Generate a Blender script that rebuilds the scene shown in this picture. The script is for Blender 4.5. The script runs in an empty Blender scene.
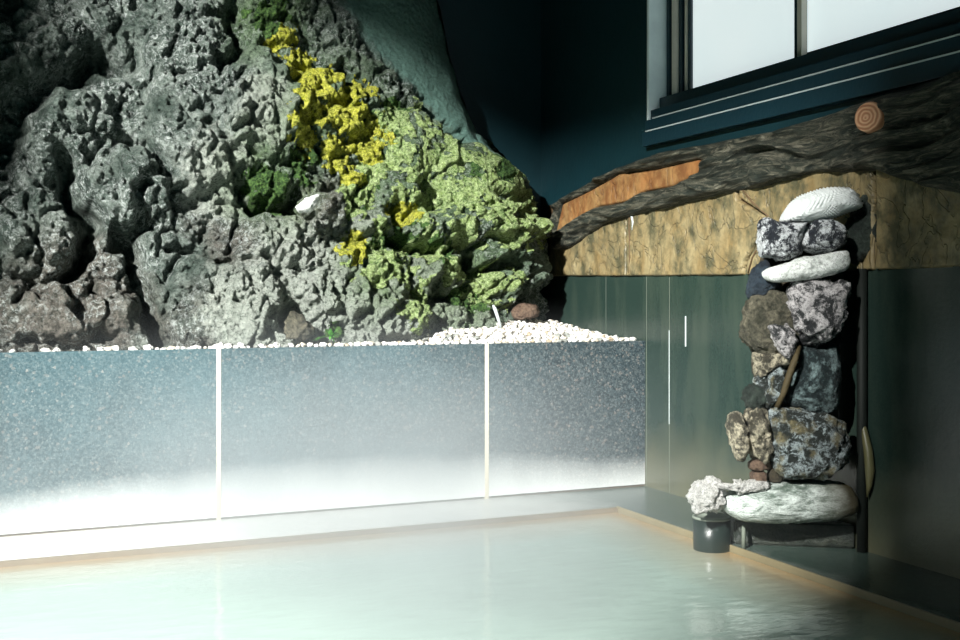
import bpy, bmesh, math, random
import numpy as np
from mathutils import Vector, noise, Matrix
random.seed(7)
SC = bpy.context.scene
COL = SC.collection

# ------------------------------------------------------------ camera
YAW = math.radians(23.4); F = 1107.0; CAMZ = 0.80; HOR = 296.0
FW = Vector((math.sin(YAW), math.cos(YAW), 0)); RT = Vector((math.cos(YAW), -math.sin(YAW), 0)); UP = Vector((0, 0, 1))
cd = bpy.data.cameras.new('camera'); cam = bpy.data.objects.new('camera', cd); COL.objects.link(cam)
cam.location = (0, 0, CAMZ); cam.rotation_euler = (math.pi/2, 0, -YAW)
cd.sensor_width = 36; cd.lens = 36*F/960; cd.shift_y = (HOR-320)/960.0; cd.clip_start = .02
SC.camera = cam
# ------------------------------------------------------------ world, exposure
w = bpy.data.worlds.new('world'); SC.world = w; w.use_nodes = True
w.node_tree.nodes['Background'].inputs[0].default_value = (.07, .40, .42, 1)
w.node_tree.nodes['Background'].inputs[1].default_value = .22
SC.view_settings.view_transform = 'Standard'; SC.view_settings.look = 'None'
SC.view_settings.exposure = 0.0; SC.view_settings.gamma = 1; SC.view_settings.use_curve_mapping = False

def area(name, loc, to, sx, sy, power, col, spread=180):
    l = bpy.data.lights.new(name, 'AREA'); l.shape = 'RECTANGLE'; l.size = sx; l.size_y = sy
    l.energy = power; l.color = col; l.spread = math.radians(spread)
    o = bpy.data.objects.new(name, l); COL.objects.link(o); o.location = loc
    o.rotation_euler = (Vector(to)-Vector(loc)).to_track_quat('-Z', 'Y').to_euler()
    return o
# sunlight trimmed by the opening of the added, unseen left wall
area('low_sun_outside', (-5.0, -1.8, 4.8), (1.2, 3.6, .6), .30, .30, 900, (1.0, 1.0, .96), 90)

# ------------------------------------------------------------ helpers
def ray(px, py):
    return FW + RT*((px-480)/F) + UP*((HOR-py)/F)
CP = Vector((0, 0, CAMZ))
def on_x(px, py, X):          # where a sight line meets the plane x = X
    d = ray(px, py); return CP + d*(X/d.x)
def at_depth(px, py, D):
    return CP + ray(px, py)*D
def proj(p):
    d = p-CP; z = d.dot(FW)
    return 480+F*d.dot(RT)/z, HOR-F*d.z/z

def link(name, me, mat=None, parent=None, smooth=True):
    o = bpy.data.objects.new(name, me); COL.objects.link(o)
    if mat: me.materials.append(mat)
    if smooth: me.shade_smooth()
    if parent: o.parent = parent; o.matrix_parent_inverse = parent.matrix_world.inverted()
    return o
def tag(o, label, cat, group=None, kind=None):
    o['label'] = label
    if cat: o['category'] = cat
    if group: o['group'] = group
    if kind: o['kind'] = kind
    return o
def empty(name, loc=(0, 0, 0)):
    o = bpy.data.objects.new(name, None); COL.objects.link(o); o.location = loc; o.empty_display_size = .05
    o.matrix_world = Matrix.Translation(loc); return o
def box_me(name, x0, x1, y0, y1, z0, z1, bev=0.0):
    bm = bmesh.new(); bmesh.ops.create_cube(bm, size=1)
    for v in bm.verts: v.co = Vector(((x0+x1)/2+v.co.x*(x1-x0), (y0+y1)/2+v.co.y*(y1-y0), (z0+z1)/2+v.co.z*(z1-z0)))
    if bev: bmesh.ops.bevel(bm, geom=bm.edges[:], offset=bev, segments=2, affect='EDGES', profile=.6)
    me = bpy.data.meshes.new(name); bm.to_mesh(me); bm.free(); return me
def box(name, x0, x1, y0, y1, z0, z1, mat, parent=None, bev=0.0, kind=None):
    o = link(name, box_me(name, x0, x1, y0, y1, z0, z1, bev), mat, parent, smooth=False)
    if kind: o['kind'] = kind
    return o
def me_from(name, verts, faces):
    me = bpy.data.meshes.new(name); me.from_pydata([tuple(v) for v in verts], [], faces); me.update(); return me

# ------------------------------------------------------------ materials
class NT:
    def __init__(s, name):
        s.m = bpy.data.materials.new(name); s.m.use_nodes = True; s.t = s.m.node_tree; s.b = s.t.nodes['Principled BSDF']
        s.out = s.t.nodes['Material Output']; s.tc = s.t.nodes.new('ShaderNodeTexCoord')
    def n(s, ty, **k):
        nd = s.t.nodes.new(ty)
        for a, v in k.items(): setattr(nd, a, v)
        return nd
    def l(s, a, b): s.t.links.new(a, b)
    def obj(s, scale=(1, 1, 1), rot=(0, 0, 0)):
        mp = s.n('ShaderNodeMapping'); mp.inputs['Scale'].default_value = scale; mp.inputs['Rotation'].default_value = rot
        s.l(s.tc.outputs['Object'], mp.inputs[0]); return mp.outputs[0]
    def noise(s, vec, sc, det=6, rough=.6, dist=0):
        nd = s.n('ShaderNodeTexNoise'); nd.inputs['Scale'].default_value = sc; nd.inputs['Detail'].default_value = det
        nd.inputs['Roughness'].default_value = rough; nd.inputs['Distortion'].default_value = dist; s.l(vec, nd.inputs['Vector']); return nd.outputs['Fac']
    def vor(s, vec, sc, out='Distance', feature='F1'):
        nd = s.n('ShaderNodeTexVoronoi', feature=feature); nd.inputs['Scale'].default_value = sc; s.l(vec, nd.inputs['Vector']); return nd.outputs[out]
    def ramp(s, fac, stops, interp='LINEAR'):
        nd = s.n('ShaderNodeValToRGB'); cr = nd.color_ramp; cr.interpolation = interp
        while len(cr.elements) < len(stops): cr.elements.new(.5)
        for e, (p, c) in zip(cr.elements, stops):
            e.position = p; e.color = (c, c, c, 1) if isinstance(c, (int, float)) else (*c, 1)
        s.l(fac, nd.inputs[0]); return nd.outputs[0]
    def mix(s, fac, a, b, mode='MIX'):
        nd = s.n('ShaderNodeMix', data_type='RGBA', blend_type=mode)
        for sk, v in ((nd.inputs[0], fac), (nd.inputs[6], a), (nd.inputs[7], b)):
            if isinstance(v, (int, float)): sk.default_value = v if sk is nd.inputs[0] or sk.type == 'VALUE' else (v, v, v, 1)
            elif isinstance(v, tuple): sk.default_value = (*v, 1)
            else: s.l(v, sk)
        return nd.outputs[2]
    def math(s, op, a, b=0.0, clamp=False):
        nd = s.n('ShaderNodeMath', operation=op, use_clamp=clamp)
        for sk, v in ((nd.inputs[0], a), (nd.inputs[1], b)):
            if isinstance(v, (int, float)): sk.default_value = v
            else: s.l(v, sk)
        return nd.outputs[0]
    def attr(s, name):
        nd = s.n('ShaderNodeAttribute', attribute_name=name); return nd.outputs['Fac']
    def xyz(s):
        nd = s.n('ShaderNodeSeparateXYZ'); s.l(s.tc.outputs['Object'], nd.inputs[0]); return nd.outputs
    def col(s, c):
        if isinstance(c, tuple): s.b.inputs['Base Color'].default_value = (*c, 1)
        else: s.l(c, s.b.inputs['Base Color'])
        return s
    def rough(s, r, spec=.5):
        if isinstance(r, (int, float)): s.b.inputs['Roughness'].default_value = r
        else: s.l(r, s.b.inputs['Roughness'])
        s.b.inputs['Specular IOR Level'].default_value = spec; return s
    def bump(s, h, dist=.01, st=1.0):
        nd = s.n('ShaderNodeBump'); nd.inputs['Distance'].default_value = dist; nd.inputs['Strength'].default_value = st
        s.l(h, nd.inputs['Height']); s.l(nd.outputs[0], s.b.inputs['Normal']); return s

def plain(name, c, r=.6, spec=.4, bumpsc=60, bd=.001):
    t = NT(name); v = t.obj(); n = t.noise(v, bumpsc)
    t.col(t.mix(t.noise(v, 8), tuple(x*.75 for x in c), tuple(min(1, x*1.2) for x in c))).rough(r, spec).bump(n, bd); return t.m

def mk_rock():
    t = NT('cliff_rock'); v = t.obj()
    big = t.noise(v, 2.3, 5); fine = t.noise(v, 28, 10, .75); mid = t.noise(v, 9, 8, .7, .4)
    base = t.ramp(mid, [(.32, (.016, .028, .023)), (.43, (.075, .11, .09)), (.54, (.22, .27, .235)), (.68, (.45, .51, .46))])
    brown = t.ramp(fine, [(.35, (.03, .028, .022)), (.60, (.27, .245, .21))])
    c = t.mix(t.math('MULTIPLY', t.attr('brown'), t.ramp(big, [(.4, .0), (.6, 1)])), base, brown)
    # lichen speckle
    lic = t.ramp(t.noise(v, 55, 9, .8, .6), [(.50, 0), (.57, 1)])
    licm = t.math('MULTIPLY', lic, t.ramp(t.noise(v, 5, 4), [(.38, .0), (.56, 1)]))
    c = t.mix(t.math('MULTIPLY', licm, .85), c, (.80, .86, .83))
    pit = t.ramp(t.noise(v, 48, 9, .85, .9), [(.40, 1), (.49, 0)])
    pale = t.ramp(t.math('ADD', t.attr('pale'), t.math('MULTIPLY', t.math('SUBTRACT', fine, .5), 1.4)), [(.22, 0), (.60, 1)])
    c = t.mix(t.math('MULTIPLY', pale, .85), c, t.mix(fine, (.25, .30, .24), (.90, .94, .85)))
    # fine algae film
    c = t.mix(t.math('MULTIPLY', t.attr('tint'), t.ramp(mid, [(.35, .3), (.65, .95)])), c, (.13, .24, .06))
    c = t.mix(t.math('MULTIPLY', pit, .85), c, (.016, .026, .018))
    # smooth cement skirt
    sm = t.mix(t.noise(v, 70, 8, .8), (.06, .14, .12), (.34, .58, .49))
    c = t.mix(t.attr('cement'), c, sm)
    sp = t.ramp(t.noise(v, 95, 6, .9, .3), [(.38, .22), (.47, .9), (.60, 1.0)])
    sp.node.color_ramp.elements[0].color = (.22, .28, .24, 1)
    c = t.mix(t.math('SUBTRACT', 1.0, t.math('MULTIPLY', t.attr('cement'), .6)), c, t.mix(1.0, c, sp, 'MULTIPLY'))
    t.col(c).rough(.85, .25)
    h = t.math('ADD', t.math('MULTIPLY', t.noise(v, 45, 12, .85, .3), 1.0), t.math('MULTIPLY', t.vor(v, 40), .6))
    t.bump(h, .055, 1.0); return t.m
M_ROCK = mk_rock()

def mk_moss(name, a, b, c3):
    t = NT(name); v = t.obj(); n = t.noise(v, 22, 8, .75); n2 = t.noise(v, 80, 8, .8); n3 = t.noise(v, 45, 8, .8, .5)
    c = t.mix(t.ramp(n2, [(.42, 0), (.60, 1)]), t.mix(t.ramp(n, [(.40, 0), (.58, 1)]), a, b), c3)
    c = t.mix(t.ramp(n3, [(.38, .9), (.48, 0)]), c, tuple(x*.25 for x in a))
    c = t.mix(1.0, c, t.ramp(t.noise(v, 110, 5, .9), [(.38, .35), (.52, 1)]), 'MULTIPLY')
    t.col(c).rough(.9, .2)
    t.bump(n2, .04); return t.m
M_YMOSS = mk_moss('yellow_moss', (.12, .17, .01), (.50, .52, .02), (.84, .82, .16))
M_GMOSS = mk_moss('bright_green_moss', (.08, .17, .035), (.34, .48, .14), (.66, .80, .40))
M_DMOSS = mk_moss('dark_green_moss', (.012, .035, .012), (.035, .09, .028), (.15, .28, .07))

def mk_granite():
    t = NT('speckled_granite'); v = t.obj(); z = t.xyz()
    vc = t.vor(v, 125, 'Color'); vc2 = t.vor(v, 210, 'Color')
    g1 = t.ramp(vc, [(.0, (.012, .022, .026)), (.45, (.04, .06, .068)), (.62, (.085, .10, .10)), (.84, (.20, .17, .15)), (.96, (.36, .30, .26))], 'CONSTANT')
    g2 = t.ramp(vc2, [(.0, (.012, .022, .03)), (.55, (.06, .085, .095)), (.82, (.16, .18, .18))], 'CONSTANT')
    c = t.mix(.5, g1, g2)
    tint = t.ramp(t.noise(v, 2.2, 4), [(.3, .10), (.7, .35)])
    c = t.mix(t.math('MULTIPLY', tint, t.ramp(t.math('MULTIPLY', z[0], .4), [(.60, 1), (.82, 0)])), c, (.10, .21, .24))  # bluish haze mixed into the granite colour, thinning toward the corner
    # white band along the foot of the slabs, fading upward
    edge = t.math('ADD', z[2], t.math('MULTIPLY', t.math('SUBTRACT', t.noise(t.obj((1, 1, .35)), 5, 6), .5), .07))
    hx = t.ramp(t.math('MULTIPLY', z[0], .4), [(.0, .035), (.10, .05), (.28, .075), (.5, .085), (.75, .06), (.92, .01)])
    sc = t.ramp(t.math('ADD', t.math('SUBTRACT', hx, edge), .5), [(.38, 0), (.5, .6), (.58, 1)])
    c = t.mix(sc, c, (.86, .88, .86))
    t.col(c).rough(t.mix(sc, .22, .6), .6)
    t.bump(t.noise(v, 160), .0006); return t.m
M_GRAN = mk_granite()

def mk_panel():
    t = NT('green_wall_stone'); v = t.obj(); st = t.noise(t.obj((1, 1, .18)), 9, 6)
    c = t.mix(t.noise(v, 120, 6, .8), (.006, .018, .015), (.027, .044, .036))
    c = t.mix(t.ramp(st, [(.45, 0), (.75, .2)]), c, (.11, .13, .09))
    z = t.xyz()
    low_glow = t.ramp(t.math('ADD', z[2], t.math('MULTIPLY', t.noise(v, 4), .3)), [(.12, .75), (.45, .0)])  # olive glow low on the wall, put into the stone colour
    c = t.mix(low_glow, c, (.12, .115, .07))
    t.col(c).rough(.24, .5).bump(t.noise(v, 80), .0008); return t.m
M_PANEL = mk_panel()

def mk_water():
    t = NT('milky_water'); v = t.obj(); x, y, z = t.xyz()
    dx = t.math('SUBTRACT', 2.15, x); dy = t.math('SUBTRACT', 3.65, y)
    d = t.math('MINIMUM', dx, dy)
    d = t.math('ADD', d, t.math('MULTIPLY', t.math('SUBTRACT', t.noise(v, 3), .5), .12))
    f = t.ramp(d, [(.0, 0), (.12, .5), (.36, 1)])
    c = t.mix(f, (.34, .22, .10), t.mix(t.noise(v, 1.2), (.33, .44, .385), (.42, .53, .475)))
    t.col(c).rough(.06, .5)
    t.b.inputs['IOR'].default_value = 1.33
    r = t.noise(t.obj((1, 2.2, 1)), 10, 3, .5)
    t.bump(r, .006, .45); return t.m
M_WATER = mk_water()

def mk_ledge():
    t = NT('wet_ledge_stone'); v = t.obj(); x, y, z = t.xyz()
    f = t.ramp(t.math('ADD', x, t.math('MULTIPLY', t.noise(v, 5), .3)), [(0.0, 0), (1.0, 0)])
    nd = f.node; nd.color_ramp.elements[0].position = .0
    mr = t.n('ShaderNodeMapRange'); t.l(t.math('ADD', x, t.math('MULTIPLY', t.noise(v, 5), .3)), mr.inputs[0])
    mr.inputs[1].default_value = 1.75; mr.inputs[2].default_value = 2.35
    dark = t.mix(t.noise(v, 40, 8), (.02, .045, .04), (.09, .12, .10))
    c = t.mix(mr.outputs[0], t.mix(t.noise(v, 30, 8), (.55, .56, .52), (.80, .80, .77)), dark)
    t.col(c).rough(.22, .6).bump(t.noise(v, 50), .002); return t.m
M_LEDGE = mk_ledge()

def mk_ochre(name, a, b, line):
    t = NT(name); v = t.obj((1, 1, .7)); n = t.noise(v, 6, 8, .65, 1.2)
    c = t.mix(t.ramp(n, [(.3, 0), (.7, 1)]), a, b)
    w = t.noise(t.obj((1, 1, .8)), 5, 3, .5, 2.0)
    ln = t.ramp(w, [(.485, 0), (.50, 1), (.515, 0)])
    ln2 = t.ramp(t.noise(t.obj((1, 1, .9)), 9, 3, .5, 2), [(.47, 0), (.50, .8), (.53, 0)])
    c = t.mix(t.math('MULTIPLY', t.math('MAXIMUM', ln, ln2), .28), c, line)
    c = t.mix(t.ramp(t.noise(v, 14, 8, .7), [(.44, 0), (.62, .85)]), c, line)
    t.col(c).rough(.5, .4).bump(t.math('ADD', n, t.math('MULTIPLY', ln, -.5)), .006); return t.m
M_OCHRE = mk_ochre('ochre_stone', (.17, .115, .045), (.25, .21, .115), (.045, .048, .028))
M_ORANGE = mk_ochre('orange_stone', (.30, .125, .04), (.28, .19, .08), (.15, .06, .022))

def mk_drift():
    t = NT('weathered_driftwood'); v = t.obj((1, .13, 1.0), (.10, 0, 0))
    g = t.noise(v, 42, 8, .7, 1.6); g2 = t.noise(v, 80, 6, .7, 1.0)
    c = t.ramp(g, [(.35, (.006, .012, .009)), (.48, (.03, .036, .026)), (.58, (.11, .105, .075)), (.70, (.26, .25, .19))])
    c = t.mix(t.ramp(g2, [(.60, 0), (.68, .55)]), c, (.22, .23, .18))
    t.col(c).rough(.7, .35).bump(t.math('ADD', g, t.math('MULTIPLY', g2, .4)), .03); return t.m
M_DRIFT = mk_drift()

def mk_endgrain():
    t = NT('sawn_end_grain'); v = t.obj((1, 1, 1)); cc_ = on_x(872, 118, 2.42); v.node.inputs['Location'].default_value = (-cc_.x, -cc_.y, -cc_.z)
    w = t.n('ShaderNodeTexWave', wave_type='RINGS', rings_direction='X'); w.inputs['Scale'].default_value = 26; w.inputs['Distortion'].default_value = 3
    t.l(v, w.inputs['Vector'])
    t.col(t.mix(w.outputs['Fac'], (.30, .13, .06), (.52, .30, .17))).rough(.7).bump(w.outputs['Fac'], .002); return t.m
M_END = mk_endgrain()

def stone_mat(name, dark, light, sc=16, lo=.42, hi=.58, ex=None, brd=.012, rough=.6, stretch=(1, 1, 1)):
    t = NT(name); v = t.obj(stretch)
    n = t.math('ADD', t.noise(v, sc, 10, .72, .8), t.math('MULTIPLY', t.math('SUBTRACT', t.noise(v, sc*4.5, 8, .8), .5), .55)); c = t.mix(t.ramp(n, [(lo, 0), (hi, 1)]), dark, light)
    if ex: c = t.mix(t.ramp(t.noise(v, sc*.5, 5), [(.5, 0), (.62, .9)]), c, ex)
    pit = t.ramp(t.vor(v, sc*4), [(.0, 1), (.22, 0)])
    c = t.mix(t.math('MULTIPLY', pit, .5), c, tuple(x*.4 for x in dark))
    c = t.mix(1.0, c, t.ramp(t.noise(v, 130, 5, .9), [(.38, .35), (.52, 1)]), 'MULTIPLY')
    t.col(c).rough(rough, .45).bump(t.math('ADD', n, t.math('MULTIPLY', t.noise(v, sc*5, 6), .6)), brd*1.5); return t.m
S_PATCH = stone_mat('patchy_black_white_stone', (.010, .014, .022), (.66, .69, .70), 16, .46, .54)
S_PINK = stone_mat('pinkish_pitted_stone', (.025, .028, .03), (.66, .63, .63), 22, .44, .56)
S_WHITE = stone_mat('white_chalky_stone', (.42, .46, .42), (.86, .88, .85), 12, .35, .6, brd=.006)
S_BROWN = stone_mat('brown_green_stone', (.035, .035, .022), (.16, .145, .10), 18, .40, .62)
S_BLUE = stone_mat('blue_grey_stone', (.006, .016, .018), (.24, .33, .33), 14, .45, .65, stretch=(1, 1, 1))
S_NAVY = stone_mat('navy_black_stone', (.006, .013, .022), (.03, .05, .07), 10, .4, .7)
S_SPECK = stone_mat('blue_speckled_stone', (.02, .026, .022), (.40, .47, .48), 30, .47, .56, (.22, .19, .10))
S_CREAM = stone_mat('cream_edged_stone', (.05, .045, .03), (.52, .47, .34), 16, .45, .58)
S_CRUST = stone_mat('white_mineral_crust', (.62, .61, .56), (.93, .92, .88), 34, .36, .52, brd=.02)
S_SLAB = stone_mat('smooth_white_green_slab', (.10, .14, .11), (.62, .68, .64), 7, .38, .56, brd=.006, rough=.35, stretch=(1, 1, 3.0))
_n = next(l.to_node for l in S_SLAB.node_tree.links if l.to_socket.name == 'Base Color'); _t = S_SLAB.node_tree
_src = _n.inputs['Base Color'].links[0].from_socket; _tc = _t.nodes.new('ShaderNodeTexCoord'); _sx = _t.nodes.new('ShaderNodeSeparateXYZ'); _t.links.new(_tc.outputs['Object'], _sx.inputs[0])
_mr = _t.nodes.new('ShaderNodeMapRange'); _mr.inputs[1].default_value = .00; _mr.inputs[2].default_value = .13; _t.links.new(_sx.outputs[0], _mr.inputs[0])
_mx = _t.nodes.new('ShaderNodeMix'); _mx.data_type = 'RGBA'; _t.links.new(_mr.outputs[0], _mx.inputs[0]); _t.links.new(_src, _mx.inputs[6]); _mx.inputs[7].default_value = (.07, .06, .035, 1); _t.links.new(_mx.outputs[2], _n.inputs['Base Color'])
S_MORTAR = stone_mat('brown_mortar', (.02, .018, .01), (.10, .08, .05), 18, .4, .65)
S_BLACK = stone_mat('dark_rough_stone', (.010, .018, .014), (.05, .07, .055), 18, .42, .66)
S_PLINTH = stone_mat('wet_dark_plinth', (.012, .018, .014), (.05, .055, .04), 12, .4, .7, brd=.004, rough=.3)
S_BLOCK = stone_mat('red_brown_block', (.10, .06, .04), (.22, .15, .10), 15, .4, .7)
M_BLUEWALL = plain('dark_blue_paint', (.003, .026, .034), .55, .4, 30, .002)
M_CEIL = plain('dark_ceiling', (.01, .02, .022), .8)
M_GROUT = plain('pale_grout', (.62, .56, .42), .8)
M_DGROUT = plain('dim_grout', (.13, .15, .12), .8)
M_OGROUT = plain('brown_stain_line', (.09, .055, .025), .8)
M_FRAME = plain('dark_blue_frame', (.006, .028, .042), .35, .5)
M_ALU = plain('pale_aluminium', (.70, .66, .56), .4, .5)
M_JAMB = plain('pale_blue_jamb', (.72, .84, .90), .6)
M_WHITELINE = plain('white_line', (.48, .54, .54), .6)
M_OCHREEDGE = plain('ochre_pool_edge', (.20, .17, .10), .5)
M_POOL = plain('pool_stone', (.20, .15, .09), .6)
M_SOIL = plain('pale_grit', (.50, .47, .42), .9, .3, 120, .01)
M_STICK = plain('brown_stick', (.06, .045, .02), .7, .3, 90, .004)
M_CUP = plain('dark_glazed_cup', (.012, .02, .017), .3, .5)
M_RIM = plain('worn_rim', (.20, .23, .19), .4)
M_PIPE = plain('dark_pipe', (.004, .007, .005), .7)
M_LEAF = plain('fern_green', (.07, .26, .03), .6)

# frosted, daylit glass
t = NT('frosted_glass'); e = t.mix(t.noise(t.obj((1, 1, 1)), 1.4, 3), (.66, .80, .82), (.88, .94, .94))
g = t.ramp(t.noise(t.obj(), 240, 3), [(.3, .92), (.7, 1)])
t.col((.6, .7, .7)).rough(.5); t.l(t.mix(1.0, e, g, 'MULTIPLY'), t.b.inputs['Emission Color']); t.b.inputs['Emission Strength'].default_value = .84
M_GLASS = t.m

# ------------------------------------------------------------ room shell
XR = 2.5
box('wall_back', -2.3, 3.0, 5.0, 5.2, -.4, 4.1, M_BLUEWALL, kind='structure')
box('ceiling', -2.3, 3.0, -2.5, 5.2, 4.1, 4.2, M_CEIL, kind='structure')
wl = empty('added_wall_left', (-2.3, 1, 0)); wl['kind'] = 'structure'  # unseen wall, added so its opening cuts the sun beam to shape
box('beam_blocker', -2.3, -2.2, -2.5, -.12, -.4, 4.1, M_BLUEWALL, wl)
box('beam_blocker', -2.3, -2.2, 1.52, 5.0, -.4, 4.1, M_BLUEWALL, wl)
box('beam_blocker', -2.3, -2.2, -.12, 1.52, -.4, 1.6, M_BLUEWALL, wl)
box('beam_blocker', -2.3, -2.2, -.12, 1.52, 3.55, 4.1, M_BLUEWALL, wl)
wr = empty('wall_right', (XR, 2.5, 0)); wr['kind'] = 'structure'
def wbox(n, *a, mat=M_BLUEWALL, bev=0): return box(n, *a, mat, wr, bev)
wbox('lower_wall', XR+.0, 3.0, -.5, 5.0, -.4, 1.5)
wbox('upper_wall', XR+.0, 3.0, 4.0, 5.0, 1.5, 4.1)
wbox('upper_wall', XR+.0, 3.0, -.5, .9, 1.5, 4.1)
wbox('upper_wall', XR+.0, 3.0, .9, 4.0, 2.6, 4.1)
TOPZ = .895
ys = [5.0, 4.33, 3.99, 3.817, 2.95, 2.05, 1.15, .25]
for a, b in zip(ys[:-1], ys[1:]):
    p = wbox('stone_panel', XR-.012, XR+.03, b+.003, a-.003, 0, TOPZ, mat=M_PANEL)
wbox('grout', XR-.010, XR+.025, .25, 5.0, 0, TOPZ-.004, mat=M_DGROUT)
wbox('bead', XR-.0125, XR-.008, 3.815, 3.819, .28, .66, mat=M_WHITELINE)
wbox('white_drip', XR-.0135, XR-.010, 3.695, 3.702, .60, .72, mat=M_WHITELINE)
# floor ledge + pool
fl = empty('floor', (0, 3.8, 0)); fl['kind'] = 'structure'
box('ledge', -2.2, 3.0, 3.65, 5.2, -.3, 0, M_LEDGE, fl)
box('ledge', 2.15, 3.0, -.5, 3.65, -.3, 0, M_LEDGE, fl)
box('ledge_lip', 2.142, 2.150, -.5, 3.65, -.25, .003, M_OCHREEDGE, fl, .002)  # lit lip of the ledge, put in as a pale ochre strip
box('ledge_lip', -2.2, 2.150, 3.635, 3.65, -.25, -.001, M_POOL, fl, .001)
box('pool_floor', -2.2, 2.15, -.6, 3.65, -.75, -.7, M_POOL, fl)
W = me_from('bath_water', [(-2.2, -.6, -.018), (2.137, -.6, -.018), (2.137, 3.637, -.018), (-2.2, 3.637, -.018)], [(0, 1, 2, 3)])
tag(link('bath_water', W, M_WATER, smooth=False), 'still milky pale green bath water filling the pool', 'water', kind='stuff')

wbox('slab_bedding', XR-.008, XR+.02, .25, 4.9, TOPZ, 1.25, mat=M_OGROUT)
# ------------------------------------------------------------ window
wd = empty('window_1', (XR, 2.5, 1.5)); wd['kind'] = 'structure'
def wb(n, x0, x1, y0, y1, z0, z1, mat, bev=.002): return box(n, x0, x1, y0, y1, z0, z1, mat, wd, bev)
wb('jamb', XR-.004, 2.60, 3.985, 4.0, 1.51, 2.6, M_JAMB)
wb('sill_board', XR-.035, 2.62, .9, 3.985, 1.425, 1.484, M_FRAME)
wb('sill_board', XR-.020, 2.62, .9, 3.985, 1.4875, 1.535, M_FRAME)
wb('sill_board', XR+.005, 2.62, .9, 3.985, 1.539, 1.58, M_FRAME)
wb('white_line', XR-.036, XR-.01, .9, 3.96, 1.483, 1.488, M_WHITELINE, 0)  # highlights along the sill steps, put in as pale strips
wb('white_line', XR-.022, XR+.01, .9, 3.93, 1.535, 1.5395, M_WHITELINE, 0)
wb('dim_highlight', XR+.045, XR+.09, 3.2, 3.93, 1.58, 1.583, M_ALU, 0)
wb('bottom_rail', XR+.05, 2.66, .9, 3.99, 1.58, 1.635, M_FRAME)
wb('track_post', 2.585, 2.66, 3.965, 4.0, 1.58, 2.6, M_FRAME)
wb('track_post', 2.590, 2.64, 3.925, 3.955, 1.60, 2.6, M_ALU)
wb('track_post', 2.605, 2.66, 3.905, 3.925, 1.6, 2.6, M_FRAME)
wb('sash_stile', 2.615, 2.65, 3.880, 3.897, 1.62, 2.6, M_ALU)
wb('sash_stile', 2.620, 2.65, 3.860, 3.880, 1.62, 2.6, M_FRAME)
wb('sash_stile', 2.612, 2.66, 3.175, 3.198, 1.60, 2.6, M_FRAME)
wb('sash_stile', 2.605, 2.63, 3.150, 3.174, 1.585, 2.6, M_ALU)
wb('sash_rail', 2.615, 2.65, 3.175, 3.88, 1.62, 1.655, M_FRAME)
wb('sash_rail', 2.635, 2.67, .9, 3.17, 1.62, 1.668, M_FRAME)
wb('pane', 2.632, 2.638, 3.18, 3.87, 1.65, 2.6, M_GLASS, 0)
wb('pane', 2.652, 2.658, .9, 3.20, 1.66, 2.6, M_GLASS, 0)
wb('outer_backing', 2.70, 2.74, .9, 4.0, 1.5, 2.6, M_FRAME, 0)

# ------------------------------------------------------------ granite retaining wall
pw = empty('retaining_wall', (.9, 4.0, 0))
tag(pw, 'low retaining wall of grey speckled granite slabs along the back of the bath', 'wall')
js = [-1.9, -.36, .7136, 1.76, 2.495]
for a, b in zip(js[:-1], js[1:]):
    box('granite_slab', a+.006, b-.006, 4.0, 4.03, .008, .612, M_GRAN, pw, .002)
for x in js[1:-1]:
    g = box('grout_joint', x-.008, x+.008, 3.9985, 4.028, 0, .611, M_GROUT, pw); g['label'] = 'pale cream mortar joint'
box('core', -1.9, 2.495, 4.028, 4.10, 0, .607, M_SOIL, pw)
box('foot_gap', -1.9, 2.495, 4.006, 4.03, 0, .0085, M_OGROUT, pw)

# ------------------------------------------------------------ cliff rock
def seg_dist(P, pts, closed=False):
    d = np.full(len(P), 1e9)
    n = len(pts)
    for i in range(n if closed else max(1, n-1)):
        a = np.array(pts[i], float); b = np.array(pts[(i+1) % n], float)
        ab = b-a; L = max(1e-9, ab@ab); tt = np.clip(((P-a)@ab)/L, 0, 1)
        d = np.minimum(d, np.hypot(*(P-(a+tt[:, None]*ab)).T))
    return d
def inside(P, poly):
    x, y = P.T; r = np.zeros(len(P), bool); n = len(poly)
    for i in range(n):
        x1, y1 = poly[i]; x2, y2 = poly[(i+1) % n]
        if y1 == y2: continue
        c = ((y1 > y) != (y2 > y)) & (x < (x2-x1)*(y-y1)/(y2-y1)+x1); r ^= c
    return r
def interp(x, xs, ys): return float(np.interp(x, xs, ys))
def foot_y(x): return interp(x, [-2, .6, 1.0, 1.4, 1.7, 2.0, 2.35], [4.07, 4.07, 4.10, 4.20, 4.32, 4.42, 4.5])
def right_x(z): return interp(z, [.5, .9, 1.15, 1.45, 2.1, 2.95], [2.38, 2.36, 2.30, 2.18, 1.96, 1.65])
NS, NZ = 930, 520
Z0, Z1 = .585, 2.9
R0 = .48
P0 = []; Nn = []
for j in range(NZ+1):
    z = Z0+(Z1-Z0)*j/NZ
    xr = right_x(z); xs0 = -1.4; L1 = (xr-R0)-xs0; L2 = R0*math.pi/2; L3 = .25
    lean = interp(z, [.585, .8, 1.2, 1.8, 2.9], [0, .05, .16, .36, .62])
    for i in range(NS+1):
        s = (L1+L2+L3)*(i/NS)**.9 if False else (L1+L2+L3)*i/NS
        if s < L1: x = xs0+s; y = 0; n = (0, -1)
        elif s < L1+L2:
            a = (s-L1)/R0; x = xr-R0+R0*math.sin(a); y = R0-R0*math.cos(a); n = (math.sin(a), -math.cos(a))
        else: x = xr; y = R0+(s-L1-L2); n = (1, 0)
        P0.append((x, foot_y(min(x, xr-R0))+lean+y, z)); Nn.append((n[0], n[1], .18))
P0 = np.array(P0); Nn = np.array(Nn); Nn /= np.linalg.norm(Nn, axis=1)[:, None]
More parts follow.
